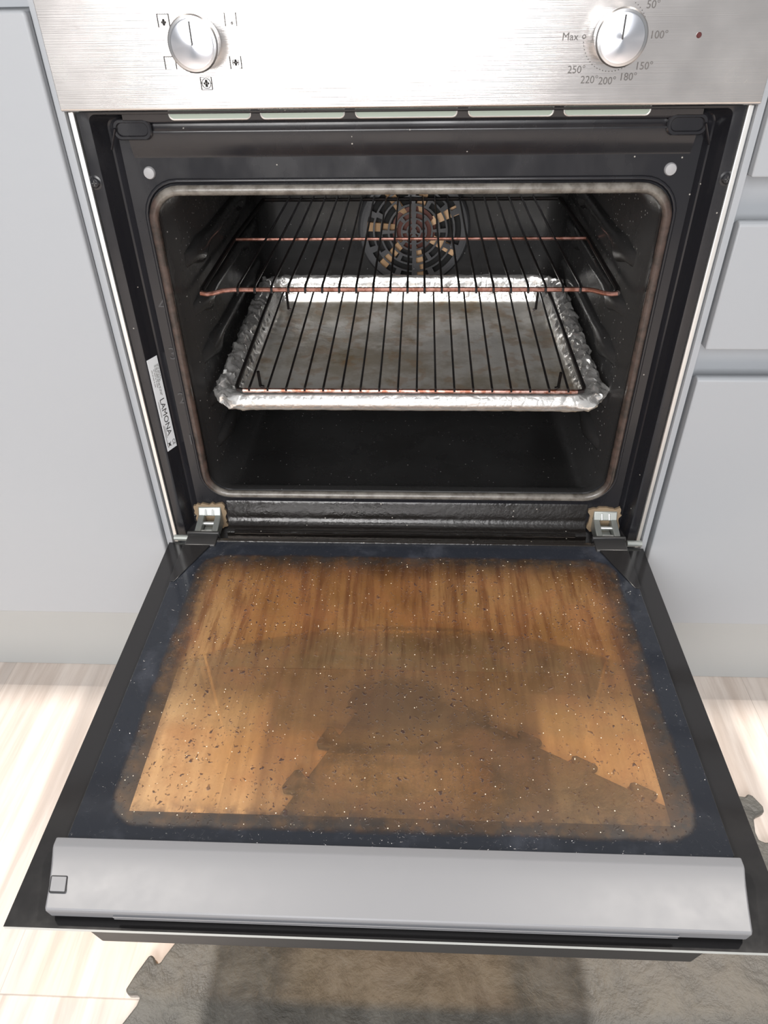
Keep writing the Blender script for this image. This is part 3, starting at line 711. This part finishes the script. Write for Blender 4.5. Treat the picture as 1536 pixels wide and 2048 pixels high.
MB().tube([(x - (y + .4630) * 0.25, y, 0.0214) for x, y in rr2(-0.2652, -0.2526, -0.4746, -0.4626, 0.0008, 3)], 0.0005, 6, closed=True).build('clip_gap', M['darktrim'], DR)
for y, z in ((-0.4874, 0.0112), (-0.4868, 0.0075)):
    MB().extrude_x([(y, z), (y, z + .0012), (y + .008, z + .0012), (y + .008, z)], -0.2110, 0.2090).build('vent_slat', M['trim'], DR)
# handle on the outside, now underneath
hp = [(-0.4880, -0.0062), (-0.4660, -0.0062), (-0.4640, -0.0120), (-0.4690, -0.0260), (-0.4740, -0.0285), (-0.4870, -0.0280), (-0.4895, -0.0255), (-0.4895, -0.0080)]
b = MB(); b.rings([[(x + dx * (1 if z > -0.010 else 0), y, z) for y, z in hp] for x, dx in ((-0.2280, -0.006), (-0.2240, -0.006), (0.2220, 0.006), (0.2260, 0.006))], cap0=True, cap1=True)
for x in (-0.205, 0.203): b.box(x - .010, x + .010, -0.4860, -0.4700, -0.0080, -0.0041)
b.build('handle', M['darktrim'], DR, bevel=0.0012)['label'] = 'black bar handle under the door'

# ------------------------------------------------------------------ upper wire rack
RC = 0.0030
rk = empty('wire_rack', (RC, 0.22, 0.297), 'large blackened wire oven rack on the upper shelf rails', 'oven rack')
RZ = 0.3035; rf, rm, rb = 0.0300, 0.2230, 0.4200
def xw(px_f, px_m, y): return px_f + (px_m - px_f) * (y - rf) / (rm - rf)
bar = [(-0.2215, rf, RZ - .0040), (-0.2140, rf, RZ - .0050), (-0.2070, rf, RZ - .0040), (-0.1960, rf, RZ - .0010), (-0.1840, rf, RZ), (0.1880, rf, RZ), (0.1990, rf, RZ - .0008), (0.2110, rf, RZ - .0040), (0.2190, rf, RZ - .0050), (0.2255, rf, RZ - .0045)]
MB().tube(bar, 0.0026, 10, up=(0, 0, 1)).build('front_bar', M['bar'], rk)['label'] = 'browned coppery front bar'
MB().tube([(-0.2270, rm, RZ - .004), (0.2320, rm, RZ - .004)], 0.0022, 8).build('middle_bar', M['bar'], rk)['label'] = 'browned coppery middle bar'
MB().tube([(-0.2180, rb, RZ - .004), (0.2230, rb, RZ - .004)], 0.0026, 8).build('rear_bar', M['rack'], rk)
for s in (-1, 1):
    x = RC + s * 0.2235
    MB().tube([(x - s * .001, rf, RZ - .0040), (x + s * .002, rf + .012, RZ - .004), (x + s * .004, rm, RZ - .0035), (x, rb, RZ - .004)], 0.0029, 8).build('side_bar', M['rack'], rk)
wire0 = None
NW = 21
for k in range(NW):
    x = RC - 0.1825 + k * 0.3650 / (NW - 1)
    pts = [(x, rf - .0045, RZ - .0025), (x, rf - .0030, RZ + .0020), (x, rf + .004, RZ + .0040), (x, rm, RZ + .0005), (x, rb, RZ + .0005)]
    MB().tube(pts, 0.00135, 6, up=(0, 0, 1)).build('wire', M['rack'], rk)

# ------------------------------------------------------------------ foil-lined roasting tray
TC = 0.0045
ty = empty('roasting_tray', (TC, 0.19, 0.168), 'roasting tray lined with crumpled stained foil on the middle rails', 'roasting tray')
tx, tyf, tyb = 0.2255, -0.0030, 0.3490
prof = [  # inset from the outline, height
    (0.0100, 0.1735), (0.0050, 0.1725), (0.0005, 0.1760), (-0.0015, 0.1820), (0.0002, 0.1880), (0.0050, 0.1925), (0.0105, 0.1930), (0.0160, 0.1905), (0.0200, 0.1860), (0.0240, 0.1800), (0.0285, 0.1752), (0.0340, 0.1733), (0.0420, 0.1728)]
def backlift(y, z): return z + 0.019 * min(1.0, max(0.0, (y - 0.03) / 0.30)) * min(1.0, max(0.0, (z - 0.1738) / 0.018))
def tray_ring(ins, z, n=10, sub=0.006):
    r = max(0.012, 0.034 - ins * 0.35)
    base = rr2(TC - tx + ins, TC + tx - ins, tyf + ins, tyb - ins, r, n)
    return base
N_SEG = 420
def resample(loop, n):
    L = [0.0]; m = len(loop)
    for i in range(m):
        a, b_ = loop[i], loop[(i + 1) % m]; L.append(L[-1] + math.hypot(b_[0] - a[0], b_[1] - a[1]))
    out = []; j = 0
    for k in range(n):
        t = L[-1] * k / n
        while L[j + 1] < t: j += 1
        f = (t - L[j]) / max(1e-9, L[j + 1] - L[j]); a, b_ = loop[j], loop[(j + 1) % m]
        out.append((a[0] + (b_[0] - a[0]) * f, a[1] + (b_[1] - a[1]) * f))
    return out
dense = []
for (a, za), (b_, zb) in zip(prof, prof[1:]): dense += [(a + (b_ - a) * k / 3, za + (zb - za) * k / 3) for k in range(3)]
prof = dense + [prof[-1]]
def crease(v):
    return Vector([abs(noise.noise(v + Vector((k * 17.3, k * 5.1, 0)))) * 2 - 0.5 for k in range(3)])
rs = []
for pi_, (ins, z) in enumerate(prof):
    ring = []
    for x, y in resample(tray_ring(ins, z), N_SEG):
        if y > 0.28 and z > 0.1725:      # the back wall stands steeper than the sides
            q = tyb - y; y = tyb - min(q, 0.0105 + (q - 0.0105) * 0.50)
        # crumple: strong at the sides and corners, weak along the front
        side = min(1.0, max(0.0, (abs(x - TC) - 0.165) / 0.05))
        back = min(1.0, max(0.0, (y - 0.30) / 0.03))
        amp = 0.00035 + 0.0042 * side + 0.0006 * back
        if pi_ > 27: amp *= 0.35
        if pi_ < 2: amp *= 0.6
        d1 = crease(Vector((x * 62, y * 62, z * 90))); d2 = crease(Vector((x * 150, y * 150, z * 190 + 9)))
        d = (d1 + d2 * 0.55) * amp
        ring.append((x + d.x, y + d.y * 0.8, backlift(y, z) + d.z * 0.9))
    rs.append(ring)
for f in (0.82, 0.62, 0.42, 0.22, 0.05):
    rs.append([(TC + (x - TC) * f, 0.172 + (y - 0.172) * f, 0.1726 + 0.0007 * noise.noise(Vector((x * f * 40, y * f * 40, 3)))) for x, y, z in [rs[len(prof) - 1][i] for i in range(N_SEG)]])
MB().rings(rs, cap1=True).build('foil_lining', M['foil'], ty, ang=45)['label'] = 'crumpled silver foil with brown grease stains'
pan_p = [(0.0125, 0.1775), (0.0105, 0.1765), (0.0270, 0.1705), (0.0340, 0.1685)]
MB().rings([[(x, y, z) for x, y in resample(tray_ring(i, z), 120)] for i, z in pan_p], cap1=True).build('pan', M['tin'], ty)

# ------------------------------------------------------------------ wire trivet standing in the tray
tv = empty('grill_trivet', (0.006, 0.15, 0.174), 'small wire grill trivet standing inside the foil-lined tray', 'trivet')
tz0, tz1, fy, by = 0.1965, 0.2050, 0.0035, 0.3000
fl_, fr_, bl_, br_ = -0.1925, 0.2030, -0.1965, 0.2030
def side_pts(xf, xb, s):
    return [(xf - s * .010, fy, tz0), (xf - s * .0030, fy + .002, tz0), (xf, fy + .009, tz0 + .0002), (xb, by - .012, tz1), (xb - s * .003, by - .003, tz1), (xb - s * .012, by, tz1)]
loop = side_pts(fl_, bl_, -1) + side_pts(fr_, br_, 1)[::-1]
MB().tube(loop, 0.0026, 8, closed=True).build('frame', M['rack'], tv)
MB().tube([(fl_ + .009, fy - .0002, tz0 + .0003), (fr_ - .009, fy - .0002, tz0 + .0003)], 0.0027, 8).build('front_bar', M['trivet'], tv)['label'] = 'browned coppery front bar'
for k in range(18):
    f = k / 17; xf = -0.1760 + f * (0.1835 + 0.1760); xb = -0.1780 + f * (0.1890 + 0.1780)
    MB().tube([(xf, fy - .0028, tz0 + .0005), (xf, fy, tz0 + .0034), (xf, fy + .006, tz0 + .0034), (xb, by, tz1 + .0030)], 0.00135, 6).build('wire', M['rack'], tv)
for x, y, zt, fx in ((-0.1765, by - .003, tz1, 0), (0.1885, by - .003, tz1, 0), (-0.1750, fy + .048, tz0, 0), (0.1835, fy + .048, tz0, 0)):
    MB().tube([(x, y, zt), (x, y + .003, 0.176), (x + (.004 if x < 0 else -.004), y + .003, 0.1745)], 0.0019, 8).build('leg', M['rack'], tv)

# ------------------------------------------------------------------ foam floor mat
def tooth(p, q, out, w0=0.022, w1=0.034):
    """dovetail tooth from p towards q, standing out by the vector out"""
    p, q, o = Vector(p), Vector(q), Vector(out); m = (p + q) / 2; d = (q - p).normalized()
    a = [m - d * w0 / 2, m - d * w1 / 2 + o * 0.75, m - d * (w1 / 2 - .006) + o, m + d * (w1 / 2 - .006) + o, m + d * w1 / 2 + o * 0.75, m + d * w0 / 2]
    return [(v.x, v.y) for v in a]
C0 = Vector((-0.030, 0.000)); dL = Vector((-0.480, -0.877)); dR = Vector((0.877, -0.480)); nL = Vector((-0.877, 0.480)); nR = Vector((0.480, 0.877))
def along(d, n, t, o=0.0): v = C0 + d * t + n * o; return (v.x, v.y)
poly = [along(dL, nL, 0.60), (-0.2850, -0.4660), (-0.2745, -0.4480), (-0.2730, -0.4400), (-0.2780, -0.4365), (-0.2880, -0.4375), (-0.2910, -0.4340), (-0.2850, -0.4190), (-0.2760, -0.4010), (-0.2730, -0.3990), (-0.2690, -0.4020), (-0.2650, -0.4080),
        (-0.2610, -0.4070), (-0.2580, -0.4000), (-0.2500, -0.3860)]
for t in (0.375, 0.295, 0.215, 0.135, 0.055):
    poly += [along(dL, nL, t + .012), along(dL, nL, t + .019, .016), along(dL, nL, t + .014, .022), along(dL, nL, t - .014, .022), along(dL, nL, t - .019, .016), along(dL, nL, t - .012)]
poly += [along(dL, nL, 0.01), along(dR, nR, 0.01)]
for t in (0.075, 0.155, 0.235, 0.315, 0.395):
    poly += [along(dR, nR, t - .012), along(dR, nR, t - .019, .010), along(dR, nR, t - .014, .014), along(dR, nR, t + .014, .014), along(dR, nR, t + .019, .010), along(dR, nR, t + .012)]
poly += [(0.390, -0.228), (0.410, -0.215), (0.428, -0.1940), (0.438, -0.1865), (0.4500, -0.1880), (0.4545, -0.1835), (0.4600, -0.1860), (0.4680, -0.2010), (0.4670, -0.2080), (0.4560, -0.2130), (0.4500, -0.2180), (0.4455, -0.2360), (0.4460, -0.2460), (0.4520, -0.2490),
         (0.4640, -0.2480), (0.56, -0.262), (0.74, -0.56), (0.208, -0.860)]
poly = poly[::-1]
fm = MB().prism(poly, -0.2995, -0.2900).build('floor_mat', M['mat'], bevel=0.0025, seg=2, ang=50)
tag(fm, 'dark grey textured foam mat with jigsaw edges on the floor under the door', 'mat')
